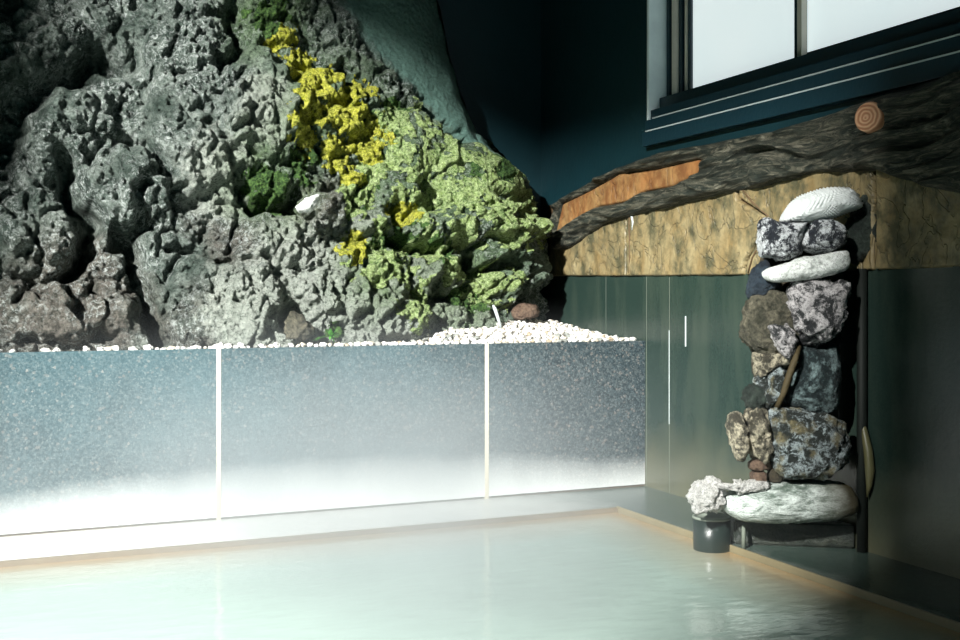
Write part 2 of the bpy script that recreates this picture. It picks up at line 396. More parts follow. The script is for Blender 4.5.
def proj_np(P):
    d = P-np.array([0, 0, CAMZ]); zz = d@np.array(FW)
    return np.stack([480+F*(d@np.array(RT))/zz, HOR-F*d[:, 2]/zz], 1)
Q = proj_np(P0)
bumps = [(125,190,45,42,.10),(220,298,62,50,.06),(62,312,42,34,.10),(118,322,34,34,.07),(28,235,52,44,.06),(60,120,55,45,.07),
         (195,120,50,75,.08),(262,105,42,65,.07),(400,190,26,20,.05),(445,228,46,22,.09),(440,275,26,26,.08),(505,262,32,40,.07),
         (350,285,60,38,.06),(480,180,50,42,.07),(325,110,42,40,.06),(280,240,45,32,.05),(415,150,35,35,.05),(10,310,30,30,.06),(170,45,60,40,.06),
         (375,225,30,22,.05),(330,205,22,16,.05),(400,320,40,20,.05),(500,225,28,20,.05)]
crev = [([(-60,180),(0,130),(40,85),(95,55),(130,60)],16,.16),([(60,160),(72,200),(95,222),(84,250),(68,275)],8,.13),([(146,190),(138,222),(118,245)],9,.10),
        ([(132,245),(142,295),(158,338)],8,.12),([(70,292),(88,320),(112,342)],6,.07),([(225,70),(240,35),(235,5)],8,.06),([(288,326),(292,318)],9,.10),
        ([(440,292),(446,296)],8,.09),([(466,262),(480,272),(505,268)],6,.10),([(384,236),(400,250),(432,246)],4,.06),([(425,100),(455,132),(442,136)],5,.06),
        ([(345,62),(352,98),(340,110)],5,.05),([(300,185),(290,200),(310,215)],6,.07),([(392,205),(400,225)],4,.05),([(120,140),(150,150),(165,175)],5,.05),
        ([(0,200),(20,215),(45,260)],4,.04),([(240,190),(260,205),(290,200)],6,.07),([(455,145),(480,150)],4,.05),([(170,250),(210,255),(235,262)],5,.06)]
D = np.zeros(len(P0))
cem = np.clip((Q[:, 0]-np.interp(Q[:, 1], [-600,0, 60, 130, 205, 250, 262], [60,335, 375, 446, 520, 560, 700]))/14, 0, 1)
soft = np.clip(1-np.hypot((Q[:, 0]-455)/95, (Q[:, 1]-165)/60), 0, 1)
rough = (1-.93*cem)*(1-.75*np.clip(soft*2, 0, 1))
N3 = np.zeros(len(P0)); N4 = np.zeros(len(P0)); wob = np.zeros((len(P0), 2))
for k in range(len(P0)):
    p = Vector(P0[k])
    q = p*2.2
    a = noise.fractal(q, .9, 2.0, 4)
    r = 1-abs(noise.fractal(p*5.5+Vector((4, 1, 2)), .85, 2.1, 5))*1.7
    v = noise.voronoi(p*7.5+Vector((noise.noise(p*6), noise.noise(p*6+Vector((9, 0, 0))), 0))*.45, distance_metric='DISTANCE')[0]
    f = noise.fractal(p*22, .75, 2.1, 5)
    N4[k] = f
    ck = min(1, (v[1]-v[0])*4)
    f2 = noise.fractal(p*46+Vector((3, 3, 3)), .7, 2.0, 3) if rough[k] > .1 else 0
    r2 = 1-abs(noise.noise(p*17+Vector((f*.6, f*.6, 2))))*2.2
    bl = noise.voronoi(p*18+Vector((a, f*.5, 0)), distance_metric='DISTANCE')[0]
    N3[k] = .055*a*(1-.5*cem[k]) + rough[k]*(.022*(r-.5) + .034*(ck-.6) + .014*f + .007*(r2-.4) + .008*f2 + .014*(min(1, (bl[1]-bl[0])*3)-.5))
    wob[k] = (noise.noise(p*9)*9+noise.noise(p*24)*5, noise.noise(p*9+Vector((3, 7, 1)))*9+noise.noise(p*24+Vector((3, 7, 1)))*5)
QW = Q+wob
for (bx, by, rx, ry, am) in bumps:
    d2 = ((QW[:, 0]-bx)/rx)**2+((QW[:, 1]-by)/ry)**2
    D += 1.5*am*np.sqrt(np.clip(1-d2, 0, 1))*(1-.6*cem)
for pts, wd_, dp in crev:
    d = seg_dist(QW, pts); D -= 1.4*dp*np.exp(-(d/wd_)**2)*(1-.7*cem)
# the cliff pulls its foot in above the gravel
D += N3
PR = P0+Nn*D[:, None]
PR[:, 1] = np.clip(PR[:, 1], 4.035, 4.985)
PR[:, 0] = np.minimum(PR[:, 0], 2.44)
idx = lambda i, j: j*(NS+1)+i
faces = [(idx(i, j), idx(i+1, j), idx(i+1, j+1), idx(i, j+1)) for j in range(NZ) for i in range(NS)]
cliff_me = me_from('volcanic_cliff', PR, faces)
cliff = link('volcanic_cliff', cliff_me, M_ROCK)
tag(cliff, 'huge craggy dark volcanic rock face with lichen behind the granite wall', 'rock')
def fattr(me, name, arr):
    a = me.attributes.new(name, 'FLOAT', 'POINT'); a.data.foreach_set('value', np.asarray(arr, np.float32))
def blob(lst, P):
    m = np.zeros(len(P))
    for (x, y, r) in lst: m = np.maximum(m, 1-np.hypot(P[:, 0]-x, P[:, 1]-y)/r)
    return m
fattr(cliff_me, 'cement', np.clip(cem*1.2-np.clip(N4, 0, 1)*.5, 0, 1))
fattr(cliff_me, 'pale', np.clip(blob([(400, 320, 120), (320, 320, 110), (250, 310, 70), (450, 335, 70), (300, 270, 75), (220, 180, 60),(260,120,50),(355,260,70)], QW)*1.3, 0, 1)*(1-cem))  # pale lichen, plus the lit lower centre brightened in the rock colour
fattr(cliff_me, 'brown', np.clip(blob([(210, 300, 110), (100, 310, 120), (330, 220, 60), (440, 290, 50),(20,330,80)], QW)*2, 0, 1))
fattr(cliff_me, 'tint', np.clip(blob([(330, 110, 90), (430, 180, 110), (460, 280, 90), (380, 270, 70), (270, 180, 70), (270, 20, 70)], QW)*1.6, 0, 1)*.8)
def moss(name, lst, thr, lift, mat, label, sd):
    m = blob(lst, QW)
    nz = np.array([noise.fractal(Vector(p)*12+Vector((sd, 0, 0)), .6, 2.3, 7) for p in P0[m > .001]])
    full = np.full(len(P0), -1.0); full[m > .001] = np.minimum(1, m[m > .001]*1.35)*.9+nz*1.0
    full[(PR[:, 1] > 4.80) | (cem > .4)] = -1
    keep = full > thr
    fk = [f for f in faces if keep[f[0]] and keep[f[1]] and keep[f[2]] and keep[f[3]]]
    used = sorted({v for f in fk for v in f}); mp = {v: n for n, v in enumerate(used)}
    u = np.array(used)
    h = np.clip((full[u]-thr)*6, -.4, 1)
    fuzz = np.array([noise.noise(Vector(p)*70)*.5+noise.noise(Vector(p)*150)*.5 for p in P0[u]])
    V = PR[u]+Nn[u]*(lift*.55*h+.008*fuzz+.001)[:, None]
    o = link(name, me_from(name, V, [tuple(mp[v] for v in f) for f in fk]), mat, cliff)
    o['label'] = label; o['kind'] = 'stuff'
moss('yellow_moss', [(283,38,20),(298,62,24),(308,92,32),(332,120,44),(352,105,34),(366,140,26),(298,118,26),(345,150,30),(355,178,18),(400,215,15),(352,250,18),(305,140,22),(330,80,18)], .28, .014, M_YMOSS, 'golden yellow moss', 1)
moss('green_moss', [(398,140,40),(430,168,52),(468,200,52),(420,205,42),(505,205,40),(395,170,34),(380,262,40),(400,285,28),(490,290,30),(500,230,34),(370,240,30),(355,200,22),(455,240,30),(420,250,24),(455,270,22),(380,170,30),(410,310,24)], .34, .011, M_GMOSS, 'bright green moss', 5)
moss('dark_moss', [(270,185,30),(300,165,24),(330,325,16),(385,120,22),(430,255,26),(395,240,26),(455,130,22),(270,20,30),(480,170,26),(360,190,20),(470,300,24)], .30, .009, M_DMOSS, 'dark green moss', 9)

# ------------------------------------------------------------ gravel bed
def grav_z(x, y):
    r = interp(x, [.9, 1.4, 2.1, 2.5], [0, .35, .42, .12])
    return .604+r*max(0, y-4.12)*.62*(1+.25*noise.noise(Vector((x*6, y*6, 0))))
cliff_bottom = {}
for i in range(NS+1):
    for j in range(0, 14):
        p = PR[idx(i, j)]; k = round(p[0]/.05); cliff_bottom[k] = min(cliff_bottom.get(k, 9), p[1])
def limit_y(x): return cliff_bottom.get(round(x/.05), 4.98)
def soil_lim(x): return 4.99 if x > 2.4 else max([limit_y(x+.05*k) for k in (-1, 0, 1) if limit_y(x+.05*k) < 4.97] or [4.15])+.03
gv = []; gf = []; GX, GY = 120, 30
for j in range(GY+1):
    for i in range(GX+1):
        x = -1.9+4.395*i/GX; y = 4.032+(max(.05, min(4.99, soil_lim(x))-4.032))*j/GY; gv.append((x, y, grav_z(x, y)-.006+.004*noise.noise(Vector((x*40, y*40, 1)))))
for j in range(GY):
    for i in range(GX): a = j*(GX+1)+i; gf.append((a, a+1, a+GX+2, a+GX+1))
o = link('planter_soil', me_from('planter_soil', gv, gf), M_SOIL); tag(o, 'pale grit bed filling the top of the granite planter', 'soil', kind='stuff')

PEB = [stone_mat('pebble_white', (.62, .60, .55), (.88, .87, .84), 30, .3, .6, brd=.001), stone_mat('pebble_cream', (.48, .42, .33), (.74, .68, .56), 30, .3, .6, brd=.001),
       stone_mat('pebble_tan', (.30, .23, .15), (.52, .42, .30), 30, .3, .6, brd=.001), stone_mat('pebble_grey', (.16, .17, .15), (.34, .35, .32), 30, .3, .6, brd=.001)]
def blobmesh(name, sub, sx, sy, sz, am, fr, sd):
    bm = bmesh.new(); bmesh.ops.create_icosphere(bm, subdivisions=sub, radius=1)
    for v in bm.verts:
        d = v.co.normalized(); k = 1+am*noise.fractal(d*fr+Vector((sd*7.3, sd, 0)), .8, 2, 4)
        v.co = Vector((d.x*sx*k, d.y*sy*k, d.z*sz*k))
    me = bpy.data.meshes.new(name); bm.to_mesh(me); bm.free(); me.shade_smooth(); return me
pm = []
for s in range(12):
    me = blobmesh('pebble', 3, 1, .8, .62, .5, 1.5, s+1); me.materials.append(PEB[[0,0,0,0,0,1,1,1,2,0,3,0][s]]); pm.append(me)
pebs = []; tries = 0
grid = {}
def try_peb(x, y, r, lift=.45):
    if y-r < 4.002 or x+r > 2.485 or y > limit_y(x)+r*.5: return False
    kx, ky = int(x/.04), int(y/.04)
    for a in (-1, 0, 1):
        for b in (-1, 0, 1):
            for (X, Y, Rr) in grid.get((kx+a, ky+b), []):
                if math.hypot(X-x, Y-y) < (Rr+r)*.72: return False
    grid.setdefault((kx, ky), []).append((x, y, r)); z = grav_z(x, y) if y > 4.03 else .610
    pebs.append((x, y, z+r*lift, r)); return True
# along the rim first
x = -.05
while x < 2.46:
    r = random.uniform(.010, .019)
    dens = .32 if x < .6 else (.6 if x < .85 else 1.0)
    if random.random() < dens: try_peb(x, 4.006+r+random.uniform(0, .012), r)
    x += r*1.8
for _ in range(9000):
    x = random.uniform(.5, 2.47); y = 4.01+abs(random.gauss(0, .16))+random.uniform(0, .1 if x < 1.4 else .3)
    if y < 4.95: try_peb(x, y, random.uniform(.008, .016))
def vis(p):
    return -(p[3]/(Vector(p[:3])-CP).dot(FW))*(1 if p[1] < 4.25 else .5)
pebs.sort(key=vis)
n = 0
for i, (x, y, z, r) in enumerate(pebs[:300]):
    pk = random.randrange(12); o = bpy.data.objects.new('pebble', pm[pk]); COL.objects.link(o)
    o.location = (x, y, z); o.scale = (r, r, r); o.rotation_euler = (random.uniform(-.4, .4), random.uniform(-.4, .4), random.uniform(0, 6.3))
    kc = ['white','white','white','white','white','cream','cream','cream','tan','white','grey','white'][pk]
    where = ('on the granite rim before the first joint' if x < .7136 else 'on the rim between the two pale joints' if x < 1.76 and y < 4.06 else
             'among the gravel behind the middle granite slab' if x < 1.76 else 'on the rim of the end slab near the corner' if y < 4.06 else 'in the gravel heap by the dark corner')
    tag(o, 'small %s pebble lying %s' % (kc, where), 'pebble', '%s pebbles %s' % (kc, where))
# the rest of the gravel as one mass
bm = bmesh.new()
for (x, y, z, r) in pebs[300:]:
    m = Matrix.Translation((x, y, z)) @ Matrix.Rotation(random.uniform(0, 6), 4, 'Z') @ Matrix.Diagonal((r, r*.8, r*.65, 1))
    bmesh.ops.create_icosphere(bm, subdivisions=2, radius=1, matrix=m)
me = bpy.data.meshes.new('white_gravel'); bm.to_mesh(me); bm.free()
if len(me.vertices):
    o = link('white_gravel', me, stone_mat('gravel_mix', (.34, .29, .22), (.84, .82, .77), 30, .40, .5, brd=.001)); tag(o, 'loose pale gravel heaped behind the rim pebbles toward the corner', 'gravel', kind='stuff')

# ------------------------------------------------------------ stones shaped from an outline, with real thickness
def smooth_poly(poly, it=1):
    for _ in range(it):
        q = []
        for i in range(len(poly)):
            a, b = poly[i], poly[(i+1) % len(poly)]
            q += [(a[0]*.8+b[0]*.2, a[1]*.8+b[1]*.2), (a[0]*.2+b[0]*.8, a[1]*.2+b[1]*.8)]
        poly = q
    return poly
def stone(name, poly, depth, thick, mat, label, cat='stone', am=.05, fr=3.0, sub=5, p=.72, group=None, waffle=False, parent=None, part_label=None):
    poly = smooth_poly(poly)
    cx = (min(q[0] for q in poly)+max(q[0] for q in poly))/2; cy = (min(q[1] for q in poly)+max(q[1] for q in poly))/2
    if not inside(np.array([[cx, cy]]), poly)[0]:
        cx = sum(q[0] for q in poly)/len(poly); cy = sum(q[1] for q in poly)/len(poly)
    k = depth/F
    L = [((a-cx)*k, -(b-cy)*k) for a, b in poly]
    def rad(th):
        dx, dy = math.cos(th), math.sin(th); best = 0
        for i in range(len(L)):
            (x1, y1), (x2, y2) = L[i], L[(i+1) % len(L)]
            ex, ey = x2-x1, y2-y1; den = dx*ey-dy*ex
            if abs(den) < 1e-12: continue
            tt = (x1*ey-y1*ex)/den; u = (x1*dy-y1*dx)/den
            if tt > 0 and -1e-6 <= u <= 1+1e-6: best = max(best, tt)
        return best
    tab = np.array([rad(2*math.pi*i/360) for i in range(361)])
    mean = float(tab.mean())
    bm = bmesh.new(); bmesh.ops.create_icosphere(bm, subdivisions=sub, radius=1)
    sd = Vector((cx*.13, cy*.17, 1)); 
    for v in bm.verts:
        d = v.co.normalized(); h = math.hypot(d.x, d.y); th = math.atan2(d.y, d.x) % (2*math.pi)
        r = float(np.interp(math.degrees(th), np.arange(361), tab))*h**p
        w_ = Vector((r*math.cos(th), r*math.sin(th), thick*math.copysign(abs(d.z)**.8, d.z)))
        nz = noise.fractal(w_*(fr/ .1)+sd, .8, 2.1, 5)
        rg = 1-abs(noise.noise(w_*(fr/.06)+sd))*2
        kk = am*(1.2*nz+.5*(rg-.5)+.45*noise.fractal(w_*70+sd, .8, 2.1, 3))*.135
        nrm = Vector((d.x, d.y, d.z*.8)).normalized()
        if waffle:
            kk = .0060*(math.sin(w_.x*560+w_.y*160)*math.sin(w_.y*560-w_.x*80+w_.z*200))*(1 if abs(d.z) > .15 else .3)
        co = w_+nrm*kk
        v.co = RT*co.x+UP*co.y+FW*(-co.z)
    me = bpy.data.meshes.new(name); bm.to_mesh(me); bm.free()
    c = at_depth(cx, cy, depth)
    o = link(name, me, mat); o.location = c
    if parent:
        o.parent = parent; o.matrix_parent_inverse = parent.matrix_world.inverted()
        if part_label: o['label'] = part_label
    else: tag(o, label, cat, group)
    return o

# plinth and pillar
pv = [(2.165, 2.945), (2.52, 2.70), (2.52, 3.12), (2.25, 3.14)]
def prism(pts, z0, z1, bev):
    bm = bmesh.new(); lo = [bm.verts.new((x, y, z0)) for x, y in pts]; hi = [bm.verts.new((x, y, z1)) for x, y in pts]
    bm.faces.new(lo[::-1]); bm.faces.new(hi)
    for i in range(len(pts)): j = (i+1) % len(pts); bm.faces.new((lo[i], lo[j], hi[j], hi[i]))
    bmesh.ops.bevel(bm, geom=bm.edges[:], offset=bev, segments=3, affect='EDGES')
    bmesh.ops.recalc_face_normals(bm, faces=bm.faces[:])
    me = bpy.data.meshes.new('p'); bm.to_mesh(me); bm.free(); return me
pv = [(2.165, 2.945), (2.475, 2.735), (2.475, 3.12), (2.25, 3.14)]
o = link('plinth', prism(pv, .001, .078, .006), S_PLINTH, smooth=False)
tag(o, 'low dark wet stone plinth under the stone pillar at the wall', 'plinth')

G = 'stones piled in the water spout pillar'
stone('mortar_column', [(758,262),(775,232),(800,228),(838,240),(846,300),(838,340),(836,400),(838,440),(830,470),(790,476),(762,466),(752,440),(756,400),(752,350),(752,300)],
      3.56, .06, S_MORTAR, 'brown mortar column holding the piled stones together from behind', 'column', .06, 2)
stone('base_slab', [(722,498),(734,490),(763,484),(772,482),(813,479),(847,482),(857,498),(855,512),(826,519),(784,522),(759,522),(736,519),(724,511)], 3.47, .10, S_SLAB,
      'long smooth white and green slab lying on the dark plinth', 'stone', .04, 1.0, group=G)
stone('mineral_crust', [(690,500),(689,492),(697,483),(705,479),(715,480),(722,485),(724,502),(717,510),(703,512),(695,510)], 3.46, .055, S_CRUST,
      'lumpy white mineral crust knob hanging over the dark cup', 'mineral crust', .09, 2.2)
stone('mineral_crust', [(712,484),(730,483),(745,481),(767,481),(771,486),(753,491),(740,493),(724,491)], 3.42, .03, S_CRUST,
      'flat white crust strip lying along the top of the long smooth slab', 'mineral crust', .12, 2.5, sub=4)
stone('stone_block', [(748,460),(770,458),(771,469),(749,471)], 3.46, .035, S_BLOCK, 'upper reddish brown block wedged under the pillar stones', 'stone', .02, sub=4, p=.45, group=G)
stone('stone_block', [(751,471),(766,470),(767,484),(751,484)], 3.46, .035, S_BLOCK, 'lower reddish brown block standing on the long smooth slab', 'stone', .02, sub=4, p=.45, group=G)
stone('stone_block', [(769,466),(782,466),(782,482),(768,483)], 3.46, .035, S_MORTAR, 'small dull brown block beside the two reddish blocks', 'stone', .02, sub=4, p=.45, group=G)
stone('pillar_stone', [(766,412),(776,404),(790,408),(810,410),(828,414),(840,422),(847,440),(845,455),(836,470),(820,477),(800,478),(785,476),(772,472),(768,455),(764,435)], 3.46, .12, S_SPECK,
      'big blue and cream speckled boulder, lowest large stone of the pillar', 'stone', .09, 1.8, group=G)
stone('pillar_stone', [(746,410),(756,405),(766,412),(768,430),(772,450),(768,465),(755,460),(748,445),(743,425)], 3.44, .06, S_CREAM,
      'rough cream veined stone between the thin ochre slab and speckled boulder', 'stone', .10, 2.2, group=G)
stone('pillar_stone', [(727,425),(729,413),(736,411),(742,414),(747,430),(748,450),(744,462),(737,461),(731,445)], 3.44, .05, S_CREAM,
      'thin upright slab with ochre edge sticking out low on the pillar', 'stone', .06, 2, group=G)
stone('pillar_stone', [(797,345),(808,347),(820,347),(832,340),(837,352),(838,380),(836,405),(826,414),(805,412),(792,408),(783,402),(788,385),(796,370),(798,358)], 3.47, .10, S_BLUE,
      'dark blue grey stone right above the big speckled boulder', 'stone', .05, 1.4, group=G)
stone('pillar_stone', [(756,382),(764,370),(782,365),(787,375),(783,390),(778,402),(765,410),(758,400)], 3.45, .06, S_SPECK,
      'small whitish stone left of the brown stick', 'stone', .09, 2.2, group=G)
stone('pillar_stone', [(743,392),(751,384),(761,386),(765,403),(757,411),(748,406)], 3.45, .04, S_BLACK,
      'small black knob stone poking out above the cream stones', 'stone', .10, 2.2, sub=4, group=G)
stone('pillar_stone', [(754,354),(770,349),(790,347),(796,356),(785,364),(768,370),(758,378),(753,368)], 3.46, .06, S_CREAM,
      'narrow arched brown and cream stone above the small whitish stone', 'stone', .08, 2.2, group=G)
stone('pillar_stone', [(742,330),(745,305),(752,297),(765,290),(778,288),(790,293),(798,305),(800,325),(797,345),(786,357),(768,358),(752,352),(744,342)], 3.47, .08, S_BROWN,
      'round mossy brown stone bulging from the middle of the pillar', 'stone', .08, 1.8, group=G)
stone('pillar_stone', [(766,324),(780,322),(788,325),(794,335),(797,343),(794,352),(788,359),(780,352),(772,340)], 3.395, .03, S_PINK,
      'small pale spotted stone set on the round brown stone', 'stone', .06, 2, sub=4, group=G)
stone('pillar_stone', [(786,289),(792,283),(807,280),(817,283),(827,286),(836,281),(845,280),(846,293),(841,322),(831,336),(817,346),(808,345),(799,339),(792,329),(788,315),(782,301)], 3.43, .10, S_PINK,
      'large pinkish white pitted stone below the white spout log', 'stone', .10, 1.8, group=G)
stone('pillar_stone', [(746,296),(749,280),(756,266),(765,259),(771,270),(772,284),(782,287),(768,292),(757,299)], 3.47, .05, S_NAVY,
      'dark navy stone tucked under the tip of the white spout log', 'stone', .05, 2, group=G)
stone('spout_log', [(763,272),(771,267),(787,263),(802,256),(821,255),(840,251),(848,250),(850,263),(847,270),(830,276),(805,280),(785,282),(771,282),(764,277)], 3.39, .045, S_WHITE,
      'long smooth white log shaped spout stone crossing the pillar', 'stone', .035, 1.2, group=G)
stone('pillar_stone', [(759,227),(761,219),(767,218),(774,222),(787,224),(801,223),(806,222),(801,229),(798,239),(800,250),(796,257),(784,260),(777,262),(773,257),(762,258),(759,246)], 3.44, .07, S_PATCH,
      'black and white patched stone at the upper end of the pillar, ochre slab behind', 'stone', .06, 1.6, group=G)
stone('pillar_stone', [(807,223),(815,218),(827,219),(840,225),(845,233),(845,244),(834,250),(821,255),(809,253),(801,250),(799,244),(802,235)], 3.43, .08, S_PATCH,
      'rounded grey and black stone directly under the white domed cap', 'stone', .06, 1.6, group=G)
stone('pillar_stone', [(843,225),(852,208),(862,192),(875,192),(884,205),(888,225),(886,245),(878,258),(862,266),(850,262),(846,245)], 3.50, .07, S_BLACK,
      'dark rough stone behind the white domed cap in shadow', 'stone', .09, 1.8, group=G)
M_CAP = plain('white_textured_cap', (.58, .61, .60), .7, .3, 60, .002)
stone('domed_cap', [(781,222),(785,213),(793,202),(802,195),(818,190),(834,188),(849,189),(856,197),(860,206),(856,210),(843,214),(830,219),(807,223),(795,223)], 3.46, .10, M_CAP,
      'white domed cap with fine honeycomb texture on top of the pillar', 'cap', .01, 1, sub=6, waffle=True)
def tube(name, pts, rad, mat, seg=14, parent=None, cap=True):
    bm = bmesh.new(); rings = []
    for i, (p, r) in enumerate(zip(pts, rad)):
        p = Vector(p); d = (Vector(pts[min(i+1, len(pts)-1)])-Vector(pts[max(i-1, 0)])).normalized()
        a = d.orthogonal().normalized() if i == 0 else (a-d*a.dot(d)).normalized(); b = d.cross(a)
        rings.append([bm.verts.new(p+(a*math.cos(2*math.pi*k/seg)+b*math.sin(2*math.pi*k/seg))*r) for k in range(seg)])
    for A, B in zip(rings, rings[1:]):
        for k in range(seg): bm.faces.new((A[k], A[(k+1) % seg], B[(k+1) % seg], B[k]))
    if cap: bm.faces.new(rings[0][::-1]); bm.faces.new(rings[-1])
    me = bpy.data.meshes.new(name); bm.to_mesh(me); bm.free(); return link(name, me, mat, parent)
o = tube('stick', [at_depth(x, y, d) for x, y, d in [(799,346,3.40),(795,360,3.38),(789,376,3.375),(784,392,3.38),(777,407,3.39)]], [.008, .010, .0105, .010, .008], M_STICK)
tag(o, 'short brown stick wedged slantwise between the pillar stones', 'stick')
o = tube('wall_pipe', [(2.468, 2.70, .002), (2.468, 2.70, .45), (2.468, 2.70, .885)], [.016, .015, .015], M_PIPE, 20)
tag(o, 'dark upright pipe against the green wall beside the stone pillar', 'pipe')
# hanging ochre drip beside the pipe
c0 = [on_x(x, y, 2.468) for x, y in [(861,414),(864,430),(868,450),(870,470),(869,486),(867,497)]]
o = tube('mineral_drip', c0, [.003, .010, .014, .015, .009, .002], plain('ochre_drip', (.09, .085, .04), .4), 12)
tag(o, 'long ochre mineral drip clinging to the green wall below the pipe', 'mineral drip')

# cup
cup = empty('cup', (2.108, 2.985, -.018))
tag(cup, 'small dark round cup standing at the pool edge under the white crust', 'cup')
def lathe(name, prof, mat, parent, seg=48):
    bm = bmesh.new(); rings = []
    for r, z in prof: rings.append([bm.verts.new((cup.location.x+r*math.cos(2*math.pi*k/seg), cup.location.y+r*math.sin(2*math.pi*k/seg), cup.location.z+z)) for k in range(seg)])
    for A, B in zip(rings, rings[1:]):
        for k in range(seg): bm.faces.new((A[k], A[(k+1) % seg], B[(k+1) % seg], B[k]))
    bm.faces.new(rings[0][::-1]); bm.faces.new(rings[-1])
    me = bpy.data.meshes.new(name); bm.to_mesh(me); bm.free(); return link(name, me, mat, parent)
lathe('body', [(.056, -.02), (.059, 0), (.060, .03), (.060, .100), (.053, .100), (.052, .03), (.050, .02)], M_CUP, cup)
o = lathe('rim', [(.0545, .1002), (.0615, .1002), (.0625, .104), (.0615, .108), (.0545, .108), (.0535, .104), (.0545, .1003)], M_RIM, cup); o['label'] = 'paler worn rim'
o = tube('support_peg', [(2.158, 2.885, .001), (2.158, 2.885, .075)], [.007, .006], M_DGROUT, 12)
tag(o, 'small pale peg standing between the dark cup and the plinth', 'peg')

# ------------------------------------------------------------ ochre slabs and driftwood on the right wall
def relief(name, poly, x_back, thick, mat, edge=.02, step=.004, hole=None, amp=.004, grain=None, xb_px=None, parent=None):
    X = x_back
    P2 = [(lambda p: (p.y, p.z))(on_x(a, b, X)) for a, b in poly]
    H2 = [[(lambda p: (p.y, p.z))(on_x(a, b, X)) for a, b in h] for h in (hole or [])]
    ys_ = [p[0] for p in P2]; zs = [p[1] for p in P2]
    y0, y1, z0, z1 = min(ys_)-step, max(ys_)+step, min(zs)-step, max(zs)+step
    ny = int((y1-y0)/step)+2; nz = int((z1-z0)/step)+2
    g = np.array([(y0+i*step, z0+j*step) for j in range(nz) for i in range(ny)])
    ins = inside(g, P2); d = seg_dist(g, P2, True)
    for h in H2:
        ih = inside(g, h); ins &= ~ih; d = np.minimum(d, seg_dist(g, h, True))
    sd = np.where(ins, d, -d)
    hgt = np.zeros(len(g))
    for k in range(len(g)):
        if sd[k] < -2*step: continue
        e_ = min(1, max(0, sd[k]/edge)); e_ = math.sqrt(1-(1-e_)**2)
        p = Vector((g[k][0], g[k][1], 0))
        nn = noise.fractal(p*14, .8, 2.1, 5)*amp
        if grain: nn += grain(p)
        hgt[k] = thick*e_+nn*(.3+.7*e_)
    keep = sd > -step*.8
    vs = [(X-hgt[k] if sd[k] > 0 else X, g[k][0], g[k][1]) for k in range(len(g))]
    fs = []
    for j in range(nz-1):
        for i in range(ny-1):
            a = j*ny+i; q = (a, a+ny, a+ny+1, a+1)
            if all(keep[v] for v in q): fs.append(q)
    used = sorted({v for f in fs for v in f}); mp = {v: n_ for n_, v in enumerate(used)}
    V = [vs[v] for v in used]; FF = [tuple(mp[v] for v in f) for f in fs]
    # close the back
    nb = len(V); V += [(X+.004, v[1], v[2]) for v in V]; 
    cnt = {}
    for f in FF:
        for a, b in zip(f, f[1:]+f[:1]): cnt[(a, b)] = 1
    B = [tuple(x+nb for x in f[::-1]) for f in FF]
    S = [(b, a, a+nb, b+nb) for (a, b) in cnt if (b, a) not in cnt]
    return link(name, me_from(name, V, FF+B+S), mat, parent)
XW = 2.495
SG = 'ochre stone slabs above the green wall'
slabs = [([(553,276),(553,240),(560,212),(575,200),(629.8,180),(629.8,276)], M_OCHRE, 'end ochre slab nearest the dark back corner'),
         ([(630.2,276),(630.2,180),(700,170),(742,172),(741,200),(768,216),(760,240),(748,262),(747,275)], M_OCHRE, 'wide ochre veined slab between the pale and brown cracks'),
         ([(750,275),(751,262),(763,240),(771,216),(744,198),(745,172),(800,160),(878,160),(878,270)], M_OCHRE, 'ochre slab directly behind the top of the stone pillar'),
         ([(881,270),(881,160),(1010,160),(1010,264)], M_OCHRE, 'dim swirled ochre slab on the far side of the pillar top')]
for poly, m, lb in slabs:
    poly = [(a, b) for a, b in poly]
    # keep every slab standing on the green panels
    o = relief('ochre_slab', poly, XW, .022, m, .004, .0045, amp=.005)
    tag(o, lb, 'slab', SG)
patch = [(557,237),(565,204),(590,192),(622,174),(660,169),(700,160),(712,162),(700,175),(675,187),(647,192),(630,202),(602,207),(577,221)]
o = relief('orange_slab', patch, XW-.02, .016, M_ORANGE, .012, .004, amp=.004)
tag(o, 'orange brown polished strip of stone framed by the dark driftwood', 'slab')
def grain(p):
    q = Vector((p.x*2.2, p.y*17+p.x*1.3+1.2*noise.noise(Vector((p.x*3, p.y*4, 2))), 0))
    r = 1-abs(noise.noise(q))*2.2
    q2 = Vector((p.x*5, p.y*42+p.x*3+2*noise.noise(Vector((p.x*4, p.y*8, 5))), 0))
    return .030*(r-.5)+.016*noise.noise(q2)
drift = empty('driftwood_beam', (2.45, 3.3, 1.2))
tag(drift, 'long dark weathered driftwood beam with wavy grain under the window', 'driftwood')
dpoly = [(551,232),(556,210),(566,197),(590,184),(620,168),(660,153),(700,146),(780,131),(860,106),(900,90),(1000,62),(1000,200),(930,187),(900,178),(880,170),(850,172),(820,172),(790,180),(760,188),(720,195),(690,203),(640,214),(610,223),(588,236),(572,248),(558,250)]
relief('trunk', dpoly, XW-.018, .055, M_DRIFT, .035, .004, [[(a, b) for a, b in patch]], .006, grain, parent=drift)
c = on_x(872, 118, 2.42)
ax = (Vector((-1.0, -.35, .10))).normalized()
st = tube('branch_stub', [c+ax*-.06, c+ax*.0, c+ax*.02, c+ax*.024], [.050, .047, .046, .042], M_END, 36, drift); st['label'] = 'sawn round reddish tan branch end'
for nm, pts in (('upright', [(630,205),(629,225),(630,250),(629,273)]), ('forked', [(741,188),(752,202),(768,216),(763,238),(752,258),(748,273)])):
    q = tube('brown_seam', [on_x(x, y, 2.4725) for x, y in pts], [.003, .0035, .003, .0025, .003, .003][:len(pts)], M_OGROUT, 10)
    tag(q, 'straight brown seam line between the end slab and the wide slab' if nm == 'upright' else 'slanting brown crack line in the ochre slabs close to the pillar top', 'seam')
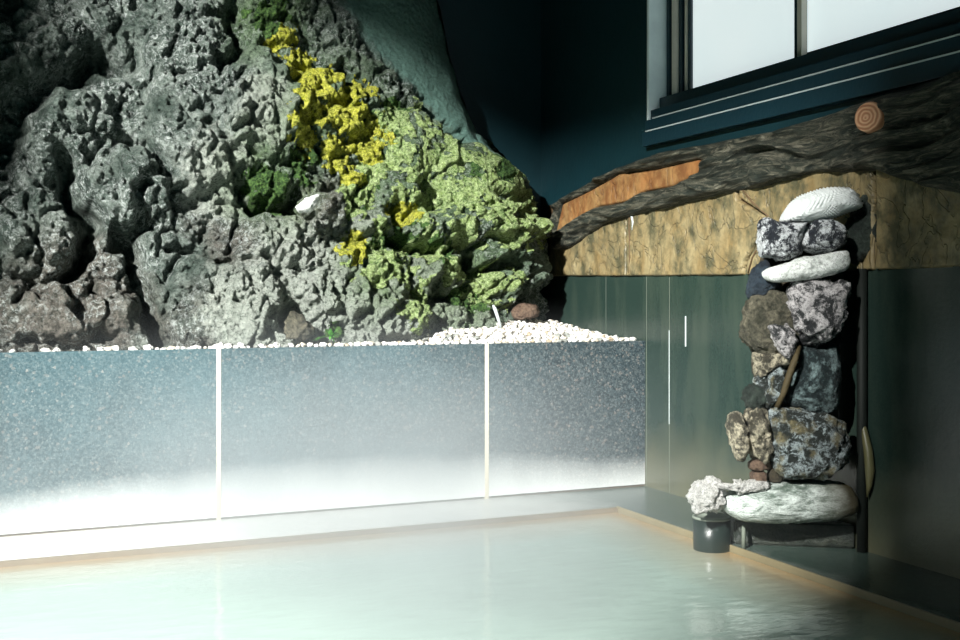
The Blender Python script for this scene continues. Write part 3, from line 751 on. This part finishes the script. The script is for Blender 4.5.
# white lime run and brown crack streaks
o = tube('lime_run', [on_x(x, y, 2.472) for x, y in [(629,204),(631,212),(633,222),(632,230)]], [.003, .006, .005, .002], M_WHITELINE, 10)
tag(o, 'short white lime run at the crack under the orange strip', 'mineral deposit')

# ------------------------------------------------------------ small stones in the planter
stone('loose_rock', [(512,314),(516,306),(526,304),(536,306),(540,313),(536,319),(522,320),(514,319)], 4.95, .07, S_BLOCK, 'reddish brown rock sitting on the gravel heap in the corner', 'rock', .08, 1.5, sub=4)
stone('stone_chip', [(296,208),(303,201),(312,196),(320,194),(319,202),(311,212),(300,213)], 4.22, .04, S_WHITE, 'sharp white stone chip stuck on the mossy rock face', 'rock', .05, 2, sub=4)
stone('loose_rock', [(284,326),(292,312),(303,316),(312,328),(308,338),(292,340),(285,336)], 4.10, .03, S_BROWN, 'fist sized brown rock at the foot of the cliff by the rim', 'rock', .10, 2, sub=4)
o = tube('twig', [at_depth(501, 328, 4.75), at_depth(498, 318, 4.75), at_depth(495, 309, 4.76), at_depth(493, 305, 4.76)], [.006, .007, .008, .004], M_WHITELINE, 8)
tag(o, 'short white twig standing up out of the gravel', 'twig')
# little fern
fern = empty('fern_tuft', at_depth(331, 338, 4.14)); tag(fern, 'tiny bright green fern tuft growing at the foot of the cliff', 'plant')
bm = bmesh.new()
for k in range(22):
    a = random.uniform(0, 6.28); L = random.uniform(.05, .10); wv = random.uniform(.004, .007); el = random.uniform(.3, 1.3)
    d = Vector((math.cos(a)*math.cos(el), math.sin(a)*math.cos(el)*.4-.15, math.sin(el))); s = d.cross(UP).normalized()*wv
    b0 = fern.location; pts = [b0+d*L*q-UP*(L*.5*q*q) for q in (0, .35, .7, 1)]
    ws = [.4, 1, .7, .05]; vv = [(bm.verts.new(p-s*q), bm.verts.new(p+s*q)) for p, q in zip(pts, ws)]
    for A, B in zip(vv, vv[1:]): bm.faces.new((A[0], A[1], B[1], B[0]))
me = bpy.data.meshes.new('fronds'); bm.to_mesh(me); bm.free(); link('fronds', me, M_LEAF, fern)

# ------------------------------------------------------------ steam over the hot water
def mk_steam():
    m = bpy.data.materials.new('steam'); m.use_nodes = True; t = m.node_tree; t.nodes.clear()
    out = t.nodes.new('ShaderNodeOutputMaterial'); v = t.nodes.new('ShaderNodeVolumePrincipled'); t.links.new(v.outputs[0], out.inputs['Volume'])
    v.inputs['Color'].default_value = (.88, .97, 1, 1); v.inputs['Anisotropy'].default_value = .1
    tc = t.nodes.new('ShaderNodeTexCoord'); sp = t.nodes.new('ShaderNodeSeparateXYZ'); t.links.new(tc.outputs['Object'], sp.inputs[0])
    mr = t.nodes.new('ShaderNodeMapRange'); t.links.new(sp.outputs[2], mr.inputs[0]); mr.interpolation_type = 'SMOOTHSTEP'
    mr.inputs[1].default_value = .0; mr.inputs[2].default_value = .80; mr.inputs[3].default_value = 1; mr.inputs[4].default_value = 0
    mx = t.nodes.new('ShaderNodeMapRange'); t.links.new(sp.outputs[0], mx.inputs[0]); mx.interpolation_type = 'SMOOTHSTEP'
    mx.inputs[1].default_value = 1.15; mx.inputs[2].default_value = 1.95; mx.inputs[3].default_value = 1; mx.inputs[4].default_value = .0
    ml = t.nodes.new('ShaderNodeMapRange'); t.links.new(sp.outputs[0], ml.inputs[0]); ml.interpolation_type = 'SMOOTHSTEP'
    ml.inputs[1].default_value = .0; ml.inputs[2].default_value = .95; ml.inputs[3].default_value = .3; ml.inputs[4].default_value = 1
    m2 = t.nodes.new('ShaderNodeMath'); m2.operation = 'MULTIPLY'; t.links.new(mx.outputs[0], m2.inputs[0]); t.links.new(ml.outputs[0], m2.inputs[1]); mx = m2
    nz = t.nodes.new('ShaderNodeTexNoise'); nz.inputs['Scale'].default_value = 3; nz.inputs['Detail'].default_value = 3; t.links.new(tc.outputs['Object'], nz.inputs['Vector'])
    a = t.nodes.new('ShaderNodeMath'); a.operation = 'MULTIPLY'; t.links.new(mr.outputs[0], a.inputs[0]); t.links.new(mx.outputs[0], a.inputs[1])
    b = t.nodes.new('ShaderNodeMath'); b.operation = 'MULTIPLY'; t.links.new(a.outputs[0], b.inputs[0]); t.links.new(nz.outputs['Fac'], b.inputs[1])
    c = t.nodes.new('ShaderNodeMath'); c.operation = 'MULTIPLY'; t.links.new(b.outputs[0], c.inputs[0]); c.inputs[1].default_value = STEAM
    t.links.new(c.outputs[0], v.inputs['Density']); return m
STEAM = 1.6
o = box('steam', -1.9, 2.08, 2.0, 3.995, .005, .82, mk_steam())
tag(o, 'thin white steam drifting low over the hot water', 'steam', kind='stuff')
